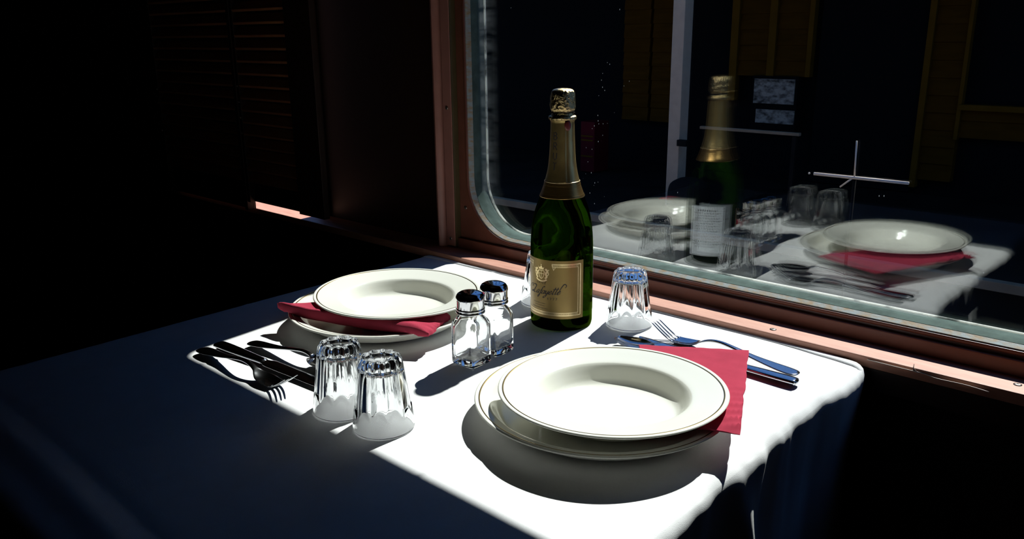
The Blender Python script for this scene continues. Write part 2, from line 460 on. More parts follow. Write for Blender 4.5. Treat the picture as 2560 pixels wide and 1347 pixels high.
# ---- window_2 further down the carriage, closed by louvred shutters -----------
w2 = empty('window_2', (0, 0, 0)); w2['kind'] = 'structure'
bm = bmesh.new()
box(bm, W2X0 - .03, W2X0, -.030, .02, Z0 + .0, GZ1 + .03); box(bm, W2X1, W2X1 + .03, -.030, .02, Z0 + .0, GZ1 + .03); box(bm, W2X0, W2X1, -.030, .02, GZ1, GZ1 + .03)
obj('frame', bm, M['wood_dark'], w2, smooth=False)
boxobj('pane', (W2X0, W2X1, .012, .016, Z0 + .02, GZ1 + .03), M['pane_clean'], w2)
def blind(x0, x1, zb, label, gap_cover=0.0):
    r = empty('slatted_blind', ((x0 + x1) / 2, -.100, Z0 + zb))
    tag(r, label, 'blind', 'slatted blinds over the far window')
    hw = (x1 - x0) / 2; H = GZ1 + .03 - Z0 - zb; pt = .0268
    bm = bmesh.new()
    box(bm, -hw, hw, .004, .012, 0, H, .001)
    box(bm, -hw, -hw + .012, -.010, .004, 0, H, .001); box(bm, hw - .012, hw + gap_cover, -.010, .004, 0, H, .001)  # right side widened: dark strip added to hide the bright window gap
    obj('frame', bm, M['shutter_dark'], r, smooth=False)
    k = 0
    while k * pt < H - .03:
        z = k * pt + .080 - zb
        pr = [(.004, z + .020), (-.0085, z + .0045), (-.0100, z + .0028), (-.0096, z + .0006), (-.0070, z - .0022), (-.0045, z - .0016), (.004, z + .010)]
        bm = bmesh.new(); rings(bm, [[(x, y, zz) for y, zz in pr] for x in (-hw + .012, hw - .012)], True, True, True)
        obj('slat', bm, M['shutter'], r, auto=.8)
        k += 1
    for k in range(4):
        bm = bmesh.new(); bmesh.ops.create_uvsphere(bm, u_segments=10, v_segments=6, radius=.0028)
        obj('stud', bm, M['screw'], r, loc=(-hw + .006, -.0105, .16 + .035 * k))
    return r
blind(-1.092, -.868, .030, 'dark slatted blind over the far window, just above the bright sunlit sill strip', .080)
blind(-1.490, -1.0945, .0095, 'dark slatted blind at the far end of the window wall, nearly lost in darkness')

# ================================================================== TABLE AND CLOTH
TX0, TX1, TY0, TY1 = -.500, .319, -.915, -.074
t = empty('dining_table', ((TX0 + TX1) / 2, (TY0 + TY1) / 2, 0)); tag(t, 'dining table under the white cloth beside the window', 'table')
cx_, cy_ = t.location.x, t.location.y
boxobj('tabletop', (TX0 + .035 - cx_, TX1 - .035 - cx_, TY0 + .035 - cy_, TY1 - cy_, Z0 - .030, Z0 - .0035), M['table_wood'], t, .004)
bm = bmesh.new(); lathe(bm, smooth_prof([(.22, 0), (.22, .02), (.06, .05), (.045, .3), (.045, .68), (.12, .7195)], 5), 32, True, True)
obj('pedestal', bm, M['table_wood'], t)
def cloth():
    bm = bmesh.new()
    DROP = .30
    def axis(lo, hi, n, over_lo, over_hi):
        a = []
        if over_lo:
            k = 26
            for i in range(k): a.append(lo - DROP * (1 - i / k) ** 1.5)
        for i in range(n + 1): a.append(lo + (hi - lo) * i / n)
        if over_hi:
            k = 40
            for i in range(1, k + 1): a.append(hi + DROP * (i / k) ** 1.5)
        return a
    xs = axis(TX0, TX1, 150, True, True); ys = axis(TY0, TY1, 150, True, False)
    R = .016
    def over(s):
        """arc length s past the edge -> (outward, down) round a radius R"""
        if s <= 0: return 0.0, 0.0
        L = R * PI / 2
        if s < L:
            a = s / R; return R * sin(a), R * (1 - cos(a))
        return R, R + (s - L)
    V = []
    for y in ys:
        row = []
        for x in xs:
            # scalloped edge: the cloth is pinched into small pleats along the end of the table
            pl = .0080 * pnoise((y * 9.0, 3.1, .5)) + .0070 * pnoise((y * 24.0, 7.7, 2.5)) + .0014 * pnoise((y * 60.0, 1.7, 4.5))
            sxp = x - (TX1 - .012 + pl) if x > TX1 - .05 else -1
            sxn = (TX0 + .012) - x; syn = (TY0 + .012) - y
            ox, dx_ = over(sxp); oxn, dxn = over(sxn); oy, dyn = over(syn)
            X = x if sxp <= 0 and sxn <= 0 else (x - sxp + ox if sxp > 0 else x + sxn - oxn)
            Y = y if syn <= 0 else y + syn - oy
            d = max(dx_, dxn, dyn)
            z = -d
            # drape folds grow with depth
            if dx_ > 0:
                g = min(1, dx_ / .10)
                X += g * (.0022 * sin(y * 40 + 1.2 * sin(y * 17)) + .0060 * pnoise((y * 9, dx_ * 3, 1)) + .012 * math.exp(-((y + .425 - .30 * dx_) / .018) ** 2)) - .008 * g
            if dxn > 0: X -= min(1, dxn / .12) * (.014 * sin(y * 40) + .012)
            if dyn > 0: Y -= min(1, dyn / .12) * (.010 * sin(x * 38 + sin(x * 15)) + .010)
            if d < .004:
                z += .0006 * pnoise((x * 7, y * 7, 0)) + .0003 * pnoise((x * 21, y * 16, 3)) - .0004
                # pressed creases from the folded cloth, and the stitched hem beside the wall
                z += .0007 * math.exp(-((y + .468) / .0030) ** 2) + .0008 * math.exp(-((x + .327 + .02 * sin(y * 4)) / .0030) ** 2)
                z += .0042 * math.exp(-((y + .872 + .006 * sin(x * 6)) / .014) ** 2) - .0012 * math.exp(-((y + .845 + .006 * sin(x * 6)) / .006) ** 2)
                z += .0007 * math.exp(-((x - .10) / .003) ** 2) * (1 if y < -.5 else 0)
            yb = TY1 + .004 * pnoise((x * 5, 9, 1)) + .0025 * pnoise((x * 17, 2, 1)) - .012 * max(0, (-.22 - x) / .28) - .018 * max(0, (x - .10) / .21) ** 2
            if y > TY1 - .03:
                tt = (y - (TY1 - .03)) / .03
                Y = TY1 - .03 + tt * (yb - (TY1 - .03))
            row.append(bm.verts.new((X, Y, z)))
        V.append(row)
    for a, b in zip(V, V[1:]):
        for i in range(len(a) - 1): bm.faces.new((a[i], a[i + 1], b[i + 1], b[i]))
    # the hem: a narrow folded band lying on the cloth along the wall edge
    last = V[-1]
    top = []
    for i, v in enumerate(last):
        top.append((v.co.x, v.co.y, v.co.z))
    rows = []
    for dy, dz in ((-.0125, .0002), (-.0122, .0013), (-.006, .0016), (.0005, .0013), (.0012, .0002), (.0005, -.0012)):
        rows.append([(x, y + dy + .0008 * pnoise((x * 30, 1, 8)), z + dz) for x, y, z in top])
    rings(bm, rows, False)
    o = obj('tablecloth', bm, M['cloth'], loc=(0, 0, Z0), recalc=False)
    md = o.modifiers.new('thick', 'SOLIDIFY'); md.thickness = .0008; md.offset = -1
    return o
tc_o = cloth(); tag(tc_o, 'white cotton tablecloth draped over the dining table, half in sun and half in shade', 'tablecloth')

# ================================================================== CHINA
def plate_profile(kind):
    """(outer surface from the foot up to the rim, inner surface to the centre); z=0 at the foot"""
    if kind == 'deep':      # soup plate
        R, h = .1200, .0330
        up = [(.0480, .0016), (.0495, 0.0), (.0520, 0.0), (.0535, .0016), (.0640, .0026), (.0730, .0052), (.0785, .0115), (.0830, .0195), (.0880, .0236), (R - .010, h - .0050), (R - .0025, h - .0033), (R - .0004, h - .0019), (R, h - .0012), (R - .0012, h - .0001), (R - .004, h - .0004)]
        inn = [(R - .012, h - .0018), (.0960, h - .0042), (.0850, h - .0064), (.0815, h - .0082), (.0785, h - .0122), (.0745, h - .0190), (.0705, h - .0246), (.0640, h - .0280), (.0500, h - .0292), (.0250, h - .0296), (.010, h - .0297)]
    else:                   # flat plate with a narrow rim
        R, h = .1372, .0245
        up = [(.0900, .0016), (.0915, 0.0), (.0945, 0.0), (.0960, .0018), (.1090, .0052), (.1180, .0130), (.1240, .0180), (R - .0080, h - .0045), (R - .0025, h - .0032), (R - .0004, h - .0019), (R, h - .0012), (R - .0012, h - .0001), (R - .004, h - .0004)]
        inn = [(R - .0090, h - .0014), (.1235, h - .0024), (.1205, h - .0042), (.1165, h - .0100), (.1120, h - .0152), (.1060, h - .0172), (.0900, h - .0178), (.0500, h - .0181), (.010, h - .0182)]
    return R, h, up, inn
def make_plate(kind):
    r = empty('soup_plate' if kind == 'deep' else 'dinner_plate')
    R, hgt, up, inn = plate_profile(kind)
    prof = [(.006, .0026), (up[0][0] - .006, .0026)] + smooth_prof(up, 4) + smooth_prof(inn, 6)[1:]
    bm = bmesh.new(); lathe(bm, prof, 160, True, True)
    obj('china_body', bm, M['china'], r)
    bm = bmesh.new()
    def zr(rr):  # top surface height near the rim
        return hgt - .0004 - (R - .004 - rr) / .008 * .0014
    lathe(bm, [(R - .0060, zr(R - .0060) + .00002), (R - .0057, zr(R - .0057) + .00022), (R - .0047, zr(R - .0047) + .00022), (R - .0044, zr(R - .0044) + .0001)], 160)
    obj('gilt_rim_line', bm, M['gilt'], r)
    return r
lowp = make_plate('flat')
upp = make_plate('deep')
GP = 'gold-rimmed china plates stacked in pairs'
def put(root, x, y, z, label, cat, group=None, rx=0, ry=0, rz=0):
    root.location = (x, y, z + Z0); root.rotation_euler = (rx, ry, rz)
    tag(root, label, cat, group); return root
put(lowp, .1550, -.4210, .0016, 'large cream plate at the bottom of the near stack, resting on the sunlit cloth', 'plate', GP)
lowp2 = copy_tree(lowp); put(lowp2, -.2663, -.3745, .0016, 'large cream plate at the bottom of the far stack, behind the glass shakers', 'plate', GP)
put(upp, .1748, -.4299, .0449 - .0330, 'deep cream plate with gold rim line topping the near stack, above the flat napkin', 'plate', GP, rx=-.0124, ry=-.0147)
upp2 = copy_tree(upp); put(upp2, -.2553, -.3598, .0444 - .0330, 'deep cream plate with gold rim line topping the far stack, above the rolled napkin', 'plate', GP, rx=-.0080, ry=.0077)

# ================================================================== NAPKINS
def interp(tab, r):
    for (r0, z0), (r1, z1) in zip(tab, tab[1:]):
        if r0 <= r <= r1: return z0 + (z1 - z0) * (r - r0) / max(1e-9, r1 - r0)
    return tab[-1][1] if r > tab[-1][0] else tab[0][1]
_r, _h, _lu, _li = plate_profile('flat')
LOW_TOP = sorted([(0, _li[-1][1])] + [(a, b) for a, b in smooth_prof(_li, 6)] + [(.1335, .0245), (.1372, .0245)])
_r, _h, _uu, _ui = plate_profile('deep')
UP_BOT = [(0, 0), (.0535, 0)] + sorted([(a, b) for a, b in smooth_prof(_uu[4:13], 4)])
def gap(x, y, k):
    (lx, ly), (ux, uy, uz, tx, ty) = (((.1550, -.4210), (.1748, -.4299, .0119, .0147, -.0124)), ((-.2663, -.3745), (-.2553, -.3598, .0114, -.0077, -.0080)))[k]
    r1 = math.hypot(x - lx, y - ly); r2 = math.hypot(x - ux, y - uy)
    lo = .0016 + interp(LOW_TOP, r1) + .0010 if r1 < .1400 else -1
    hi = uz + interp(UP_BOT, r2) + tx * (x - ux) + ty * (y - uy) - .0011 if r2 < .1230 else 9
    return lo, hi
def napkin(A, B, C_, D, layers, th, label, wr, roll_end=None, name='napkin', which=0, bow=0.0):
    """quad A-B (outer edge) to D-C (under the plate); grid with wrinkles, folded layers at the outer edge"""
    bm = bmesh.new(); nu, nv = 56, 40
    A, B, C_, D = map(Vector, (A, B, C_, D))
    rows_t, rows_b = [], []
    for j in range(nv + 1):
        v = j / nv
        rt, rb = [], []
        for i in range(nu + 1):
            u = i / nu
            P = (A * (1 - u) + B * u) * (1 - v) + (D * (1 - u) + C_ * u) * v
            P = P + (A - D).normalized() * (bow * 4 * u * (1 - u) * (1 - v))
            e = 1 - math.exp(-min(u, 1 - u, v) * 22)
            dz = wr * (pnoise((P.x * 26, P.y * 26, 1)) * .6 + pnoise((P.x * 70, P.y * 46, 5)) * .35)
            if roll_end: dz += roll_end(u, v)
            t_ = th * (.35 + .65 * e)
            ex = .0015 * pnoise((u * 9, 3, v * 9))
            zt, zb_ = P.z + dz + t_ * .5, P.z + dz * .6 - t_ * .5
            gl, gh = gap(P.x + ex, P.y + ex, which)
            if zb_ < gl: zb_ = gl; zt = max(zt, zb_ + t_ * .6)
            if zt > gh: zt = gh; zb_ = max(gl, min(zb_, zt - t_ * .6))
            if zt < zb_ + .0004: zt = zb_ + .0004
            rt.append((P.x + ex, P.y + ex, zt)); rb.append((P.x + ex, P.y + ex, zb_))
        rows_t.append(rt); rows_b.append(rb)
    T = [[bm.verts.new(p) for p in r] for r in rows_t]; Bt = [[bm.verts.new(p) for p in r] for r in rows_b]
    for j in range(nv):
        for i in range(nu):
            bm.faces.new((T[j][i], T[j][i + 1], T[j + 1][i + 1], T[j + 1][i]))
            bm.faces.new((Bt[j][i], Bt[j + 1][i], Bt[j + 1][i + 1], Bt[j][i + 1]))
    for i in range(nu):
        bm.faces.new((T[0][i], Bt[0][i], Bt[0][i + 1], T[0][i + 1])); bm.faces.new((T[nv][i], T[nv][i + 1], Bt[nv][i + 1], Bt[nv][i]))
    for j in range(nv):
        bm.faces.new((T[j][0], T[j + 1][0], Bt[j + 1][0], Bt[j][0])); bm.faces.new((T[j][nu], Bt[j][nu], Bt[j + 1][nu], T[j + 1][nu]))
    o = obj(name, bm, M['napkin'], loc=(0, 0, Z0), auto=1.2)
    tag(o, label, 'napkin', 'crimson napkins between the plates')
    return o
def pleats(u, v):
    # slanting wrinkles gathered near the free lower corner
    w = max(0, (u - .45) / .55) * max(0, 1 - v / .32)
    k = min(1, (1 - u) / .06)
    return .0050 * w * k * max(0, sin((u * .75 - v * 2.2) * 60)) ** 4 - .003 * max(0, (u - .85) / .15) ** 2 * max(0, 1 - v / .3)
napkin((.2225, -.2150, .0310), (.3150, -.4170, .0335), (.225, -.455, .0280), (.105, -.275, .0265), 3, .0055,
       'crimson ribbed napkin under the near top plate, its folded corner in the sun', .0016, pleats)
def rollf(u, v):
    return .0050 * max(0, 1 - v / .12) * (.4 + .6 * sin(u * 5 + .4)) - .004 * max(0, (u - .9) / .1)
napkin((-.3560, -.4960, .0320), (-.1180, -.4240, .0310), (-.150, -.355, .0285), (-.318, -.452, .0310), 3, .0180,
       'crimson napkin under the far top plate, its thick rolled edge in black shade', .0022, rollf, which=1, bow=.022)

# ================================================================== TUMBLERS
def make_tumbler():
    r = empty('tumbler')
    Hh = .0797; seg = 180; nfl = 11
    bm = bmesh.new()
    def rad(z):   # outer silhouette; z=0 is the rim on the table, z=H the thick base in the air
        t = z / Hh
        return .0333 - .0100 * t ** 1.05 - .0010 * max(0, t - .9) / .1
    rows = []
    zs = [0, .0006, .0016] + [.003 + (Hh - .006) * k / 44 for k in range(45)] + [Hh - .0022, Hh - .0012, Hh - .0004, Hh]
    for z in zs:
        row = []
        for i in range(seg):
            a = 2 * PI * i / seg
            ph = (a * nfl / (2 * PI)) % 1.0
            s = abs(2 * ph - 1)                       # 1 at the ridge between flutes, 0 in the hollow
            top = .0225 - .0085 * (2 * ph - 1) ** 2 + .004 # each flute ends in a round arch above the rim
            arch = .024 - .011 * (s ** 2)
            k = min(1, max(0, (z - arch) / .0035))
            k = k * k * (3 - 2 * k)
            amp = .0019 + .0010 * z / Hh
            d = amp * k * (1 - s ** 2.2)
            rr = rad(z) - d
            if z < .001: rr -= .0006 * (1 - z / .001)
            if z > Hh - .003: rr -= .0022 * ((z - (Hh - .003)) / .003) ** 2
            row.append((rr * cos(a), rr * sin(a), z))
        rows.append(row)
    # recessed star-ground disc on top of the base
    for rr, dz in ((.0185, 0.0), (.0170, -.0005), (.0155, -.0012), (.0090, -.0016), (.002, -.0018)):
        rows.append([(rr * cos(2 * PI * i / seg), rr * sin(2 * PI * i / seg), Hh + dz) for i in range(seg)])
    Vo = rings(bm, rows); bm.faces.new(Vo[-1])
    inn = []
    ip = smooth_prof([(.0325, .0004), (.0316, .0012), (.0308, .006), (.0288, .024), (.0258, .046), (.0236, .060), (.0222, .0650), (.0190, .0672), (.010, .0680), (.002, .0682)], 5)
    for rr, z in ip: inn.append([(rr * cos(2 * PI * i / seg), rr * sin(2 * PI * i / seg), z) for i in range(seg)])
    Vi = rings(bm, inn); bm.faces.new(Vi[-1])
    for i in range(seg):
        j = (i + 1) % seg
        bm.faces.new((Vo[0][i], Vo[0][j], Vi[0][j], Vi[0][i]))
    o = obj('fluted_glass', bm, M['glass'], r)
    return r
GT = 'upturned fluted tumblers on the cloth'
tb = make_tumbler()
put(tb, -.0714, -.5954, .0011, 'upturned fluted glass tumbler beside the left knife, partly behind the nearer tumbler', 'glass', GT, rz=.2)
for (x, y, rz, lab) in ((-.0052, -.5916, .05, 'upturned fluted glass tumbler in front, standing clear before the near plates'),
                        (.0109, -.1571, .33, 'upturned fluted glass tumbler between the champagne bottle and the bright fork tines'),
                        (-.1490, -.1600, .1, 'upturned fluted glass tumbler mostly hidden behind the champagne bottle')):
    c = copy_tree(tb); put(c, x, y, .0011, lab, 'glass', GT, rz=rz)

# ================================================================== SHAKERS
def make_shaker():
    r = empty('shaker')
    seg = 96
    def row(hx, e, z):
        out = []
        for i in range(seg):
            a = 2 * PI * i / seg
            c, s = cos(a), sin(a)
            out.append((hx * math.copysign(abs(c) ** (2 / e), c), hx * math.copysign(abs(s) ** (2 / e), s), z))
        return out
    bm = bmesh.new()
    outer = [(.0165, 6, 0.0), (.0182, 7, .0006), (.0188, 8, .0022), (.0190, 8, .006), (.0190, 8, .020), (.0190, 8, .040), (.0190, 8, .0505), (.0186, 6.5, .0545), (.0176, 5, .0578), (.0160, 3.4, .0604), (.0146, 2.4, .0622), (.0140, 2, .0640), (.0139, 2, .0660), (.0139, 2, .0790)]
    # resample round-rect rows with equal angles so superellipse corners stay smooth
    Vo = rings(bm, [row(*p) for p in outer], True, True)
    inner = [(.0118, 2, .0790), (.0118, 2, .064), (.0126, 2.4, .0612), (.0148, 4, .0570), (.0160, 6, .0525), (.0163, 7, .048), (.0163, 7, .030), (.0163, 7, .0125), (.0155, 6, .0092), (.0125, 4, .0078)]
    Vi = rings(bm, [row(*p) for p in inner], True, False, True)
    for i in range(seg):
        j = (i + 1) % seg
        bm.faces.new((Vo[-1][i], Vo[-1][j], Vi[0][j], Vi[0][i]))
    g = obj('glass_body', bm, M['glass'], r)
    bm = bmesh.new()
    cp = [(.0150, .0668), (.0178, .0668), (.0184, .0675), (.0186, .0684), (.0182, .0693), (.0174, .0699), (.0174, .0704), (.0181, .0712), (.0184, .0722), (.0181, .0732), (.0175, .0738), (.0175, .0748), (.0177, .0760), (.0178, .0830), (.0183, .0842), (.0184, .0856), (.0178, .0884), (.0160, .0912), (.0130, .0930), (.0080, .0940), (.003, .0943)]
    lathe(bm, cp, 80, False, True)
    capo = obj('chrome_cap', bm, M['chrome'], r, auto=.7)
    k = 0
    for ring_r, n in ((.0035, 4), (.0080, 8)):
        for i in range(n):
            a = 2 * PI * i / n + .3
            bm = bmesh.new(); lathe(bm, [(.0008, 0), (.0007, .0003)], 10, False, True)
            obj('hole', bm, M['hole'], capo, loc=(ring_r * cos(a), ring_r * sin(a), .0940 + (.0002 if ring_r < .005 else -.0001)))
    return r
sh = make_shaker()
GS = 'square glass shakers with chrome caps'
put(sh, -.0580, -.4065, .0010, 'square glass shaker with chrome cap, the nearer of the pair beside the near plates', 'shaker', GS, rz=.02)
sh2 = copy_tree(sh); put(sh2, -.0625, -.3590, .0010, 'square glass shaker with chrome cap standing behind its twin, toward the bottle', 'shaker', GS, rz=.05)

# ================================================================== CHAMPAGNE BOTTLE
bt = empty('champagne_bottle'); put(bt, -.0694, -.2118, .0010, 'dark green champagne bottle with gold foil neck and gold label, by the window', 'bottle')
BP = [(.0430, 0.0), (.0438, .004), (.0440, .010), (.0440, .050), (.0440, .105), (.0437, .120), (.0426, .136), (.0404, .152), (.0366, .167), (.0315, .181), (.0265, .194), (.0225, .207), (.0195, .220), (.0176, .234), (.0163, .254), (.0155, .275), (.0150, .290)]
bm = bmesh.new()
prof = [(.004, .012), (.020, .008), (.032, .003), (.038, .0005), (.0415, -.0002)] + smooth_prof(BP, 5) + [(.0150, .300), (.012, .3010)]
lathe(bm, prof, 128, True, True)
o = obj('glass_body', bm, M['bottle'], bt)
# foil over the neck
def rb(z):
    pts = smooth_prof(BP, 8)
    for (r0, z0), (r1, z1) in zip(pts, pts[1:]):
        if z0 <= z <= z1: return r0 + (r1 - r0) * (z - z0) / max(1e-9, z1 - z0)
    return pts[-1][0]
bm = bmesh.new(); seg = 128; rows = []
for k in range(41):
    z = .2045 + (.2895 - .2045) * k / 40
    row = []
    for i in range(seg):
        a = 2 * PI * i / seg
        seam = .0006 * math.exp(-(((a - 5.55 + PI) % (2 * PI) - PI) / .09) ** 2) - .0004 * math.exp(-(((a - 5.72 + PI) % (2 * PI) - PI) / .06) ** 2)
        rr = rb(z) + .0006 + seam + .0002 * pnoise((a * 3, z * 60, 2))
        if k == 40: rr += .0014
        if k == 39: rr += .0010
        row.append((rr * cos(a), rr * sin(a), z))
    rows.append(row)
rings(bm, rows); fo = obj('neck_foil', bm, M['foil'], bt)
md = fo.modifiers.new('t', 'SOLIDIFY'); md.thickness = .0003
bm = bmesh.new()
rows = []
for k in range(25):
    z = .1840 + (.2045 - .1840) * k / 24
    bump_ = .0004 * (k in (1, 3, 20, 22, 24))
    rows.append([((rb(z) + .0007 + bump_) * cos(2 * PI * i / seg), (rb(z) + .0007 + bump_) * sin(2 * PI * i / seg), z) for i in range(seg)])
rings(bm, rows); fb = obj('foil_band', bm, M['foil_band'], bt)
md = fb.modifiers.new('t', 'SOLIDIFY'); md.thickness = .0003
bm = bmesh.new(); lathe(bm, [(rb(.2045) + .0006, .2042), (rb(.2045) + .0016, .2047), (rb(.2045) + .0016, .2052), (rb(.2052) + .0006, .2056)], 96)
obj('foil_ring', bm, M['label_bright'], bt)
# crumpled cap over the cork: dome, shadowed waist with wire, collar
bm = bmesh.new(); seg = 120; rows = []
cp = [(.0186, .2885), (.0190, .2905), (.0184, .2925), (.0158, .2940), (.0152, .2965), (.0153, .2990), (.0160, .3008), (.0168, .3022), (.0171, .3060), (.0170, .3110), (.0168, .3160), (.0164, .3205), (.0156, .3240), (.0144, .3262), (.0122, .3278), (.0085, .3288), (.004, .3292)]
cps = smooth_prof(cp, 4)
for r_, z in cps:
    row = []
    for i in range(seg):
        a = 2 * PI * i / seg
        amp = .0009 if .300 < z < .326 else (.0005 if z < .294 else .0002)
        w = amp * (pnoise((cos(a) * 5, sin(a) * 5, z * 160)) + .8 * pnoise((cos(a) * 11, sin(a) * 11, z * 330)))
        row.append(((r_ + w) * cos(a), (r_ + w) * sin(a), z + .3 * w))
    rows.append(row)
V = rings(bm, rows); bm.faces.new(V[-1])
obj('cork_cap', bm, M['foil_crumple'], bt)
bm = bmesh.new(); tube(bm, [(.0162 * cos(2 * PI * i / 40), .0162 * sin(2 * PI * i / 40), .2975 + .0006 * sin(i)) for i in range(41)], .0005, 6)
obj('wire_cage', bm, M['dark_metal'], bt)
def on_cyl(ang, r): return (r * cos(ang), r * sin(ang))
bm = bmesh.new()   # small oval seal hanging on the neck
ang0 = math.radians(-28); rs = []
for rr in (0, 1):
    row = []
    for i in range(28):
        a = 2 * PI * i / 28
        u, v = .0044 * cos(a) * (1 - .35 * rr), .0068 * sin(a) * (1 - .3 * rr)
        an = ang0 + u / .0172; rad_ = .0186 + .0009 * (rr - .3)
        row.append((rad_ * cos(an), rad_ * sin(an), .2815 + v))
    rs.append(row)
base_ = [(p[0] * .86, p[1] * .86, p[2]) for p in rs[0]]
rings(bm, [base_] + rs, True, True, True)
obj('neck_seal', bm, M['seal_red'], bt)

# ---- labels -------------------------------------------------------------------
RL = .0440
def label_sheet(bm, th0, th1, z0, z1, r, nu=60, thick=.00025):
    rows_o = []; rows_i = []
    for k in range(2):
        z = (z0, z1)[k]
        rows_o.append([(r * cos(th0 + (th1 - th0) * i / nu), r * sin(th0 + (th1 - th0) * i / nu), z) for i in range(nu + 1)])
        rows_i.append([((r - thick) * cos(th0 + (th1 - th0) * i / nu), (r - thick) * sin(th0 + (th1 - th0) * i / nu), z) for i in range(nu + 1)])
    loop = [rows_o[0], rows_o[1], rows_i[1], rows_i[0], rows_o[0]]
    V = [[bm.verts.new(p) for p in r_] for r_ in loop[:-1]]; V.append(V[0])
    for a, b in zip(V, V[1:]):
        for i in range(nu): bm.faces.new((a[i], a[i + 1], b[i + 1], b[i]))
    for e in (0, -1): bm.faces.new([V[k][e] for k in range(4)])
LC = math.radians(-90); LH = math.radians(81); LZ0, LZ1 = .0180, .1015
lab = bmesh.new(); label_sheet(lab, LC - LH, LC + LH, LZ0, LZ1, RL + .0004, 90)
lo = obj('front_label', lab, M['label'], bt, auto=.6); lo['label'] = 'gold front label with a script name and a crest'
def lp(u, v, lift=.0006):
    """label coordinates (metres from label centre line, height above the label foot) -> bottle space"""
    a = LC + u / RL; r = RL + lift
    return (r * cos(a), r * sin(a), LZ0 + v)
def strip(bm, pts, w, lift=.0006, th=.0001):
    """ribbon of half-width w (number or list) along label points"""
    n = len(pts); L, R_ = [], []
    for i, (u, v) in enumerate(pts):
        a = pts[max(i - 1, 0)]; b = pts[min(i + 1, n - 1)]
        du, dv = b[0] - a[0], b[1] - a[1]; l = math.hypot(du, dv) or 1
        nx, ny = -dv / l, du / l; ww = w[i] if isinstance(w, list) else w
        L.append(bm.verts.new(lp(u + nx * ww, v + ny * ww, lift))); R_.append(bm.verts.new(lp(u - nx * ww, v - ny * ww, lift)))
    for i in range(n - 1): bm.faces.new((L[i], L[i + 1], R_[i + 1], R_[i]))
def seg_line(u0, v0, u1, v1, n=24): return [(u0 + (u1 - u0) * i / n, v0 + (v1 - v0) * i / n) for i in range(n + 1)]
UW = LH * RL; VH = LZ1 - LZ0
bm = bmesh.new()
i0, i1 = .0050, .0088       # two lines of the border
for ins, w in ((i0, .00075), (i1, .0005)):
    a, b = -UW + ins, UW - ins
    strip(bm, seg_line(a, ins, b, ins, 60), w); strip(bm, seg_line(b, ins, b, VH - ins, 20), w); strip(bm, seg_line(a, ins, a, VH - ins, 20), w)
    strip(bm, seg_line(.0165, VH - ins, b, VH - ins, 30), w); strip(bm, seg_line(a, VH - ins, -.0165, VH - ins, 30), w)
for k in range(74):      # beads between the lines
    u = -UW + .009 + k * (2 * UW - .018) / 73
    for v in ((i0 + i1) / 2, VH - (i0 + i1) / 2):
        if v > VH / 2 and abs(u) < .0165: continue
        strip(bm, [(u - .0003, v - .0008), (u - .0003, v + .0008)], .00035)
for s in (-1, 1):        # V points where the border breaks for the crest
    strip(bm, [(s * .0165, VH - .0048), (s * .0190, VH - .0135), (s * .0215, VH - .0088)], .0006)
obj('label_border', bm, M['label_bright'], lo, smooth=False, recalc=False)
# crest: crowned shield between two supporters over a scroll
bm = bmesh.new()
def blob(pts, lift=.0008):
    f = bm.faces.new([bm.verts.new(lp(u, v, lift)) for u, v in pts])
cv = VH - .0205
def sh_pts(s=1.0): return [(-.0046 * s, cv + .0050 * s), (.0046 * s, cv + .0050 * s), (.0046 * s, cv - .0005 * s), (.0030 * s, cv - .0045 * s), (0, cv - .0070 * s), (-.0030 * s, cv - .0045 * s), (-.0046 * s, cv - .0005 * s)]
sp_ = sh_pts(); strip(bm, sp_ + [sp_[0]], .0006, .0008)
strip(bm, [(0, cv + .005), (0, cv - .007)], .0004, .0008); strip(bm, [(-.0046, cv + .0005), (.0046, cv + .0005)], .0004, .0008)
blob([(-.0040, cv + .0066), (.0040, cv + .0066), (.0052, cv + .0108), (.0026, cv + .0088), (0, cv + .0122), (-.0026, cv + .0088), (-.0052, cv + .0108)])
blob([(-.0010, cv + .0130), (0, cv + .0120), (.0010, cv + .0130), (0, cv + .0142)])
for s in (-1, 1):
    cur = smooth_prof([(s * .0062, cv - .0060), (s * .0088, cv - .0030), (s * .0074, cv + .0010), (s * .0098, cv + .0040), (s * .0082, cv + .0072), (s * .0064, cv + .0060)], 5)
    strip(bm, cur, [.0016 - .0008 * abs(i / (len(cur) - 1) - .4) for i in range(len(cur))], .0008)
    cur = smooth_prof([(s * .0092, cv - .0020), (s * .0118, cv + .0010), (s * .0106, cv + .0050), (s * .0124, cv + .0072)], 5)
    strip(bm, cur, .0006, .0008)
    strip(bm, [(s * .0060, cv + .0045), (s * .0050, cv + .0020)], .0006, .0008)
cur = smooth_prof([(-.0090, cv - .0072), (-.005, cv - .0094), (0, cv - .0102), (.005, cv - .0094), (.0090, cv - .0072)], 5)
strip(bm, cur, .0010, .0008)
obj('crest', bm, M['label_bright'], lo, smooth=False, recalc=False)
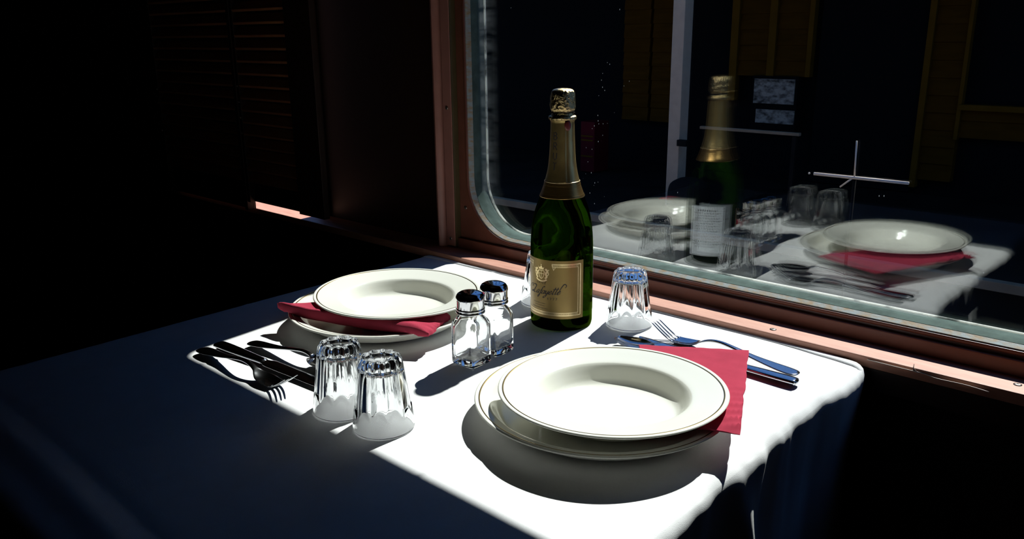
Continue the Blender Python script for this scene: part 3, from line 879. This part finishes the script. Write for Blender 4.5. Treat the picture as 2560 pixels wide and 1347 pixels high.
# lettering: hand-drawn script strokes
bm = bmesh.new()
GL = {  # glyph strokes in a unit box (x advance, baseline 0, x-height 1), slanted later
 'L': (1.7, [[(-.9, 1.5), (-.7, 2.2), (.1, 2.5), (.9, 2.1), (.6, 1.2), (.35, .4), (-.1, .0), (-.5, .1), (-.3, .45), (.3, .25), (.9, -.05), (1.5, .15), (1.8, .5)]]),
 'a': (1.15, [[(.95, .85), (.55, 1.0), (.15, .65), (.12, .2), (.4, 0), (.75, .3), (.95, .9)], [(.95, .95), (.88, .35), (.95, .03), (1.2, .2)]]),
 'f': (.85, [[(1.15, 2.0), (.95, 2.3), (.65, 1.9), (.5, .9), (.38, -.4), (.2, -1.1), (-.05, -.9), (.15, -.35), (.55, .0), (.85, .3)], [(.2, .95), (.9, 1.0)]]),
 'y': (1.1, [[(0, .8), (.15, 1.0), (.2, .4), (.4, .05), (.7, .3), (.92, .95)], [(.92, 1.0), (.8, .1), (.6, -.8), (.25, -1.2), (.0, -.9), (.4, -.4), (.95, .1), (1.15, .3)]]),
 'e': (.95, [[(.1, .45), (.6, .6), (.75, .85), (.5, 1.0), (.2, .75), (.15, .3), (.4, .0), (.75, .1), (1.0, .4)]]),
 't': (.75, [[(.5, 2.1), (.4, 1.2), (.32, .4), (.42, .03), (.75, .2)], [(.0, 1.45), (.85, 1.6)]]),
}
def script(text, u, v, s, slant, rise, ends=True):
    for ch in text:
        adv, strokes = GL[ch]
        for st in strokes:
            q = smooth_prof(st, 5); pts = []
            for (x, y) in q:
                pts.append((u + (x + slant * y) * s, v + y * s + rise * (u + x * s)))
            ws = []
            for i in range(len(pts)):
                a = pts[max(i - 1, 0)]; b = pts[min(i + 1, len(pts) - 1)]
                an = math.atan2(b[1] - a[1], b[0] - a[0]); ws.append(s * (.05 + .13 * abs(sin(an - .5))))
            strip(bm, pts, ws, .0007)
        u += adv * s
    return u
ue = script('Lafayette', -.0185, .0345, .0049, .45, .05)
sw = smooth_prof([(ue - .002, .037), (ue + .0020, .045), (ue + .0065, .0505), (ue + .0095, .0485), (ue + .0075, .0452)], 6)
strip(bm, sw, [.0002 + .0005 * sin(PI * i / (len(sw) - 1)) for i in range(len(sw))], .0007)
sw = smooth_prof([(-.0230, .0330), (-.0255, .0390), (-.0225, .0440), (-.0170, .0455)], 6); strip(bm, sw, .0004, .0007)
def block(ch_strokes, u, v, s, wd=.12):
    for st in ch_strokes: strip(bm, [(u + x * s, v + y * s) for x, y in st], wd * s, .0007)
DIG = {'1': [[(.0, .7), (.3, 1), (.3, 0)]], '7': [[(0, 1), (.6, 1), (.2, 0)]],
       'C': [[(.6, .85), (.3, 1), (0, .6), (0, .4), (.3, 0), (.6, .15)]], 'U': [[(0, 1), (0, .25), (.3, 0), (.6, .25), (.6, 1)]], 'V': [[(0, 1), (.3, 0), (.6, 1)]],
       'E': [[(.6, 1), (0, 1), (0, 0), (.6, 0)], [(0, .5), (.45, .5)]]}
for k, ch in enumerate('1777'): block(DIG[ch], .0098 + k * .0040, .0268 + k * .0002, .0032, .11)
for k, ch in enumerate('CUVEE'): block(DIG[ch], -.0080 + k * .0034, .0490, .0024, .10)
for v, u0, u1 in ((.0205, -.016, .006), (.0172, -.012, .004), (.0135, -.019, .009), (.0522, -.006, .006)):
    u = u0
    while u < u1:
        l = random.uniform(.001, .0032); strip(bm, [(u, v), (u + l, v)], .00028, .0007); u += l + .0009
obj('lettering', bm, M['ink'], lo, smooth=False, recalc=False)
# neck foil letters down the side
bm = bmesh.new()
FL = {'B': [[(0, 0), (0, 1), (.4, 1), (.55, .8), (.4, .55), (0, .53)], [(.4, .53), (.62, .28), (.4, 0), (0, 0)]], 'R': [[(0, 0), (0, 1), (.4, 1), (.58, .75), (.4, .5), (0, .5)], [(.3, .5), (.62, 0)]],
      'U': DIG['U'], 'T': [[(0, 1), (.64, 1)], [(.32, 1), (.32, 0)]]}
def neck_strip(pts, w):
    n = len(pts); L, R_ = [], []
    for i, (u, v) in enumerate(pts):
        a = pts[max(i - 1, 0)]; b = pts[min(i + 1, n - 1)]; du, dv = b[0] - a[0], b[1] - a[1]; l = math.hypot(du, dv) or 1
        for sgn, lst in ((1, L), (-1, R_)):
            uu, vv = u - sgn * dv / l * w, v + sgn * du / l * w
            r = rb(vv) + .0011; an = math.radians(-84) + uu / r
            lst.append(bm.verts.new((r * cos(an), r * sin(an), vv)))
    for i in range(n - 1): bm.faces.new((L[i], L[i + 1], R_[i + 1], R_[i]))
for k, ch in enumerate('BRUT'):
    for st in FL[ch]: neck_strip([(-.0030 + x * .0085, .2625 - k * .0135 + y * .0095) for x, y in st], .0008)
obj('foil_lettering', bm, M['ink'], fo, smooth=False, recalc=False)
# pale back label facing the window
LCb, LHb = math.radians(72), math.radians(38)
bm = bmesh.new(); label_sheet(bm, LCb - LHb, LCb + LHb, .0200, .1080, RL + .0004, 40)
bl = obj('back_label', bm, M['back_paper'], bt, auto=.6); bl['label'] = 'pale grey back label with lines of small print'
LC = LCb; LZ0 = .0200
bm = bmesh.new()
for k in range(15):
    v = .081 - k * .0046; wd = random.uniform(.012, .024); u = -wd
    while u < wd:
        l = random.uniform(.0012, .0045); strip(bm, [(u, v), (min(u + l, wd), v)], .0006 if k else .0014, .0007); u += l + .0012
obj('small_print', bm, M['ink'], bl, smooth=False, recalc=False)

# ================================================================== CUTLERY (modelled along +x, handle end at x=0)
def fork_parts():
    r = empty('fork'); Lh = .135
    bm = bmesh.new()
    sp = [(0.000, 0, .0050, .0030, .0007, 0, 2.4), (.0015, 0, .0050, .0066, .0012, 0, 2.4), (.006, 0, .0052, .0092, .0014, .0002, 2.6), (.018, 0, .0058, .0102, .0014, .0003, 2.6), (.035, 0, .0072, .0086, .0014, .0003, 2.6), (.060, 0, .0102, .0056, .0015, .0002, 2.6),
          (.085, 0, .0146, .0038, .0018, 0, 2.4), (.105, 0, .0172, .0031, .0019, 0, 2.2), (.120, 0, .0162, .0032, .0018, 0, 2.2), (.132, 0, .0122, .0042, .0015, .0003, 2.4), (.139, 0, .0078, .0078, .0012, .0012, 2.6),
          (.147, 0, .0042, .0112, .0010, .0026, 2.8), (.157, 0, .0024, .0124, .0009, .0032, 2.8), (.167, 0, .0022, .0120, .0009, .0026, 2.8), (.175, 0, .0030, .0114, .0009, .0016, 2.8)]
    sp = [tuple(q) for q in smooth_prof(sp, 4)]
    sweep(bm, sp, 20)
    o = obj('handle_and_bowl', bm, M['steel'], r)
    for k in range(4):
        y = (-.0087, -.0029, .0029, .0087)[k]
        cup = .0016 * (y / .0114) ** 2
        bm = bmesh.new()
        tn = [(.1725, y, .0027 + cup, .0018, .0009, 0, 2.4), (.179, y, .0044 + cup, .0015, .0009, 0, 2.4), (.188, y * 1.02, .0088 + cup, .0013, .0009, 0, 2.4), (.198, y * 1.02, .0148 + cup, .0011, .0008, 0, 2.4), (.206, y * 1.0, .0200 + cup, .0009, .0007, 0, 2.2), (.2085, y, .0212 + cup, .0003, .0003, 0, 2)]
        sweep(bm, [tuple(q) for q in smooth_prof(tn, 3)], 12)
        obj('tine', bm, M['steel'], r)
    return r
def knife_parts():
    r = empty('knife'); bm = bmesh.new()
    sp = [(0, 0, .0046, .0030, .0012, 0, 2.4), (.0015, 0, .0046, .0066, .0026, 0, 2.6), (.005, 0, .0048, .0086, .0034, 0, 2.8), (.030, 0, .0048, .0090, .0034, 0, 2.8), (.070, 0, .0044, .0076, .0034, 0, 2.8), (.095, 0, .0042, .0064, .0034, 0, 2.6), (.102, 0, .0042, .0062, .0034, 0, 2.4)]
    sweep(bm, [tuple(q) for q in smooth_prof(sp, 4)], 18); obj('handle', bm, M['steel'], r)
    bm = bmesh.new()
    sp = [(.1005, 0, .0042, .0056, .0022, 0, 2.4), (.107, .0004, .0042, .0070, .0013, 0, 2.6), (.113, .0010, .0042, .0098, .0010, 0, 2.2), (.130, .0012, .0040, .0104, .0010, 0, 2.0), (.170, .0008, .0038, .0102, .0009, 0, 2.0), (.200, -.0006, .0036, .0092, .0009, 0, 2.0), (.216, -.0030, .0036, .0066, .0008, 0, 2.0), (.2245, -.0058, .0036, .0028, .0006, 0, 2.0), (.2262, -.0068, .0036, .0006, .0004, 0, 2.0)]
    sweep(bm, [tuple(q) for q in smooth_prof(sp, 4)], 18); obj('blade', bm, M['steel'], r)
    return r
def spoon_parts():
    r = empty('spoon'); bm = bmesh.new()
    sp = [(0.000, 0, .0046, .0030, .0007, 0, 2.4), (.0015, 0, .0046, .0062, .0012, 0, 2.4), (.006, 0, .0048, .0090, .0014, .0002, 2.6), (.018, 0, .0054, .0098, .0014, .0003, 2.6), (.035, 0, .0068, .0082, .0014, .0003, 2.6), (.060, 0, .0098, .0054, .0015, .0002, 2.6),
          (.085, 0, .0136, .0037, .0018, 0, 2.4), (.105, 0, .0158, .0030, .0019, 0, 2.2), (.116, 0, .0150, .0031, .0018, 0, 2.2), (.124, 0, .0124, .0040, .0014, .0004, 2.4)]
    sweep(bm, [tuple(q) for q in smooth_prof(sp, 4)], 18); obj('handle', bm, M['steel'], r)
    bm = bmesh.new()
    sp = []
    for k in range(25):
        t = k / 24; x = .1215 + t * .064
        w = .0195 * (max(0.0, sin(PI * min(1, t * .93 + .045))) ** .62) * (1.06 - .22 * t) + .0012
        dep = .0075 * sin(PI * (t * .9 + .05)) ** .8
        zr = .0112 - .0020 * t
        sp.append((x, 0, zr - dep, w, .0007, dep, 2.6))
    sweep(bm, sp, 28); obj('bowl', bm, M['steel'], r)
    return r
fk, kn, spn = fork_parts(), knife_parts(), spoon_parts()
GF, GK, GSp = 'steel forks', 'steel knives', 'steel spoons'
def place(root, x, y, z, ang, label, cat, group, rx=0, ry=0):
    root.location = (x, y, z + Z0); root.rotation_euler = (rx, ry, ang); tag(root, label, cat, group)
place(fk, -.3545, -.6165, .0004, .022, 'black-looking steel fork lying at the shaded edge of the sun patch, tines toward the tumblers', 'fork', GF)
place(kn, -.3530, -.5925, .0010, .074, 'black-looking steel knife lying between the left fork and the left spoon', 'knife', GK)
place(spn, -.3265, -.5600, .0006, .125, 'steel spoon in the shadow of the far plates, behind the left knife', 'spoon', GSp)
fk2 = copy_tree(fk); place(fk2, .2735, -.1850, .0006, PI - .045, 'bright steel fork by the window sill, tines raised beside the single tumbler', 'fork', GF)
kn2 = copy_tree(kn); place(kn2, .2830, -.2085, .0010, PI - .010, 'steel knife with sky-blue blade, crossing behind the near plates under the napkin corner', 'knife', GK)
sp2 = copy_tree(spn); place(sp2, .2240, -.2620, .0006, PI - .17, 'steel spoon with sky-blue bowl peeping out behind the near plates', 'spoon', GSp)

# ================================================================== OUTSIDE
CAMP = Vector((.6306, -1.08305, .40029))
Rr, Rd, Rf = r3, -u3, f2
def at(px, py, Y):
    """where the sight line through a photograph pixel meets the vertical plane y=Y (relative to table height)"""
    D = Rr * ((px - W_ / 2) / F_) + Rd * ((py - H_ / 2) / F_) + Rf
    t_ = (Y - CAMP.y) / D.y
    return CAMP + D * t_
GND = -1.12 + Z0            # unseen ground level, raised to bounce sunlight onto post and building
o = boxobj('ground_outside', (-14, 8, .08, 18, GND - .1, GND), M['gravel']); o['kind'] = 'structure'
# platform deck with a pale kerb
BY = 5.0
kz = -.70 + Z0
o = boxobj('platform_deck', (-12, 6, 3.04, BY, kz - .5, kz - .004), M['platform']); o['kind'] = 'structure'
o = boxobj('platform_kerb', (-12, 6, 3.00, 3.05, kz - .045, kz), M['kerb'], None, .004); o['kind'] = 'structure'
# station building
bd = empty('station_building', (-2, BY, 0)); tag(bd, 'dark ochre clapboard station building seen through the window', 'building')
def bpx(px): return at(px, 100, BY).x
def bx(name, x0, x1, z0, z1, y0, y1, mat): return boxobj(name, (x0 + 2, x1 + 2, y0 - BY, y1 - BY, z0, z1), mat, bd)
TOPZ = 1.25 + Z0
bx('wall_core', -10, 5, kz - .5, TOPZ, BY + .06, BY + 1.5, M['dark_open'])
def siding(px0, px1, z0, z1):
    x0, x1 = bpx(px0), bpx(px1); bm = bmesh.new(); z = z0; ph = .115
    while z < z1:
        zt = min(z + ph, z1)
        vs = [bm.verts.new(p) for p in ((x0 + 2, -.018, z), (x1 + 2, -.018, z), (x1 + 2, -.002, zt), (x0 + 2, -.002, zt), (x0 + 2, .06, z), (x1 + 2, .06, z), (x1 + 2, .06, zt), (x0 + 2, .06, zt))]
        for f in ((0, 1, 2, 3), (5, 4, 7, 6), (4, 0, 3, 7), (1, 5, 6, 2), (0, 4, 5, 1), (3, 2, 6, 7)): bm.faces.new([vs[i] for i in f])
        z += ph
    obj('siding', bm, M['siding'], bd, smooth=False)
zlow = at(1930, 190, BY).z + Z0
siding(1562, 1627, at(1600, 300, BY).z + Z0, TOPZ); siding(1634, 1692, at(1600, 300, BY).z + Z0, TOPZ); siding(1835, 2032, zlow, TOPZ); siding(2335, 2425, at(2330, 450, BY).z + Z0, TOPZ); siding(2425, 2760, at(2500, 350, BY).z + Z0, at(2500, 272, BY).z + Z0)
def board(px0, px1, z0): bx('corner_board', bpx(px0), bpx(px1), z0, TOPZ, BY - .035, BY + .03, M['board'])
board(1832, 1850, at(1840, 250, BY).z + Z0); board(1926, 1944, zlow); board(2024, 2036, zlow); board(2320, 2336, at(2320, 470, BY).z + Z0); board(2420, 2430, at(2420, 350, BY).z + Z0)
bx('window_ledge', bpx(2425), bpx(2760), at(2500, 278, BY).z + Z0, at(2500, 264, BY).z + Z0, BY - .06, BY + .03, M['board'])
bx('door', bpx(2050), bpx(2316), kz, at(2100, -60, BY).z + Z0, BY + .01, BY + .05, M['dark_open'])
rf = bmesh.new()
vs = [(-8, -1.45, TOPZ - .02), (7, -1.45, TOPZ - .02), (7, 1.5, TOPZ + .42), (-8, 1.5, TOPZ + .42)]
lo_ = [rf.verts.new(p) for p in vs]; hi_ = [rf.verts.new((x, y, z + .06)) for x, y, z in vs]
for f in ((lo_[3], lo_[2], lo_[1], lo_[0]), tuple(hi_), (lo_[0], lo_[1], hi_[1], hi_[0]), (lo_[1], lo_[2], hi_[2], hi_[1]), (lo_[2], lo_[3], hi_[3], hi_[2]), (lo_[3], lo_[0], hi_[0], hi_[3])): rf.faces.new(f)
obj('roof', rf, M['roof'], bd, smooth=False)  # out of view; overhang extended to shade the platform and post
bx('sky_block_wall', -.35, 5.5, TOPZ + .40, 4.3 + Z0, BY + .2, BY + 1.4, M['siding'])  # unseen tall mass, added to block skylight from the far cloth
bx('sky_block_wall', -1.3, -.352, TOPZ + .40, 3.0 + Z0, BY + .2, BY + 1.4, M['siding'])  # lower unseen extension, added to cut more of the sky
bx('sky_block_roof', -.55, 5.7, 4.3 + Z0, 4.42 + Z0, BY + .0, BY + 1.6, M['roof'])  # unseen cap of the added sky-blocking mass
# veranda post
PY = 3.56
a = at(1684, 0, PY - .05); b = at(1714, 0, PY - .05)
pw = b.x - a.x
ps = empty('veranda_post', ((a.x + b.x) / 2, PY, kz)); tag(ps, 'pale square timber post holding the station roof, seen through the glass', 'post')
boxobj('shaft', (-pw / 2, pw / 2, -.05, .05, 0, TOPZ - kz - .02), M['post'], ps, .004)
kp = at(1702, 357, PY - .07)
boxobj('bracket', (kp.x - (a.x + b.x) / 2 - .02, kp.x - (a.x + b.x) / 2 + .05, -.09, -.051, kp.z + Z0 - kz - .02, kp.z + Z0 - kz + .02), M['dark_metal'], ps, .004)
# handrail beside the post
a = at(1752, 318, 3.62); b = at(2000, 340, 3.62)
hr = empty('handrail', ((a.x + b.x) / 2, 3.62, kz)); tag(hr, 'thin grey handrail beside the post on the station platform', 'railing')
boxobj('rail', (a.x - hr.location.x, b.x - hr.location.x, -.015, .015, a.z + Z0 - kz - .009, a.z + Z0 - kz + .009), M['kerb'], hr, .003)
for s in (a.x + .03, b.x - .03): boxobj('upright', (s - hr.location.x - .012, s - hr.location.x + .012, -.012, .012, 0, a.z + Z0 - kz - .013), M['dark_metal'], hr)
# barrel in front of the post foot
c0 = at(1722, 470, 3.35)
bm = bmesh.new(); hb = c0.z + .06 + Z0 - kz
lathe(bm, smooth_prof([(.10, 0), (.125, hb * .3), (.13, hb * .55), (.115, hb * .85), (.06, hb)], 5), 40, True, True)
br = empty('barrel', (c0.x, 3.35, kz)); tag(br, 'dark rounded barrel standing in front of the pale post', 'barrel')
obj('staves', bm, M['dark_metal'], br)
bm = bmesh.new(); lathe(bm, [(.1275, hb * .30), (.1305, hb * .30), (.1315, hb * .38), (.1285, hb * .38)], 40); obj('hoop', bm, M['roof'], br)
# paper notice on the building
a = at(1887, 196, BY - .06); b = at(1983, 262, BY - .06)
bm = bmesh.new(); box(bm, a.x, b.x, BY - .062, BY - .052, b.z + Z0, a.z + Z0)
tag(obj('notice_board', bm, M['paper'], smooth=False), 'scuffed pale notice on the dark lower part of the station building', 'notice')
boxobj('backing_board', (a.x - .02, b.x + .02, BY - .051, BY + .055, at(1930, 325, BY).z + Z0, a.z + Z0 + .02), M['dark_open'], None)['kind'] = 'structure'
a = at(1890, 272, BY - .06); b = at(1983, 312, BY - .06)
bm = bmesh.new(); box(bm, a.x, b.x, BY - .062, BY - .052, b.z + Z0, a.z + Z0)
tag(obj('notice_board', bm, M['paper'], smooth=False), 'torn dark notice below the pale notice on the station building', 'notice')
# pale metal cross bar on a stand, in the sun in front of the platform
CY = 1.9
jl, jr, jt, jb, jd = at(2035, 434, CY), at(2272, 458, CY), at(2142, 352, CY), at(2136, 442, CY), at(2100, 467, CY)
cb = empty('trackside_bar', (jb.x, CY, GND)); tag(cb, 'sunlit pale metal cross bar on a thin stand beyond the glass', 'metal bar')
def rel(p): return (p.x - jb.x, p.y - CY, p.z + Z0 - GND)
bm = bmesh.new(); tube(bm, [rel(jl), rel(jr)], .0056, 10); obj('cross_bar', bm, M['pale_metal'], cb)
bm = bmesh.new(); tube(bm, [rel(jb), rel(jt)], .0030, 8); obj('upright_rod', bm, M['pale_metal'], cb)
bm = bmesh.new(); tube(bm, [rel(jb), rel(jd)], .0030, 8); obj('stay', bm, M['pale_metal'], cb)
bm = bmesh.new(); q = rel(jb); tube(bm, [(q[0], q[1] + .006, 0), (q[0], q[1] + .006, q[2] - .004)], .006, 8); obj('stand', bm, M['dark_metal'], cb)
k_ = at(2023, 433, CY); bm = bmesh.new(); bmesh.ops.create_uvsphere(bm, u_segments=10, v_segments=8, radius=.004)
obj('end_knob', bm, M['pale_metal'], cb, loc=rel(k_))
# dull red crate on the platform
a = at(1452, 303, 4.3); b = at(1486, 345, 4.3); c_ = at(1486, 402, 4.3)
rc = empty('crate', ((a.x + b.x) / 2, 4.4, kz)); tag(rc, 'dull red crate standing in the dark beyond the bottle neck', 'crate')
bm = bmesh.new(); hw = (b.x - a.x) / 2; box(bm, -hw, hw, -.1, .1, 0, a.z + Z0 - kz, .006); obj('crate_body', bm, M['red_paint'], rc, smooth=False)
for zz in (.30, .62, .70):
    bm = bmesh.new(); box(bm, -hw * .9, hw * .8, -.103, -.1005, (a.z + Z0 - kz) * zz, (a.z + Z0 - kz) * zz + .012)
    obj('band', bm, M['board'], rc, smooth=False)
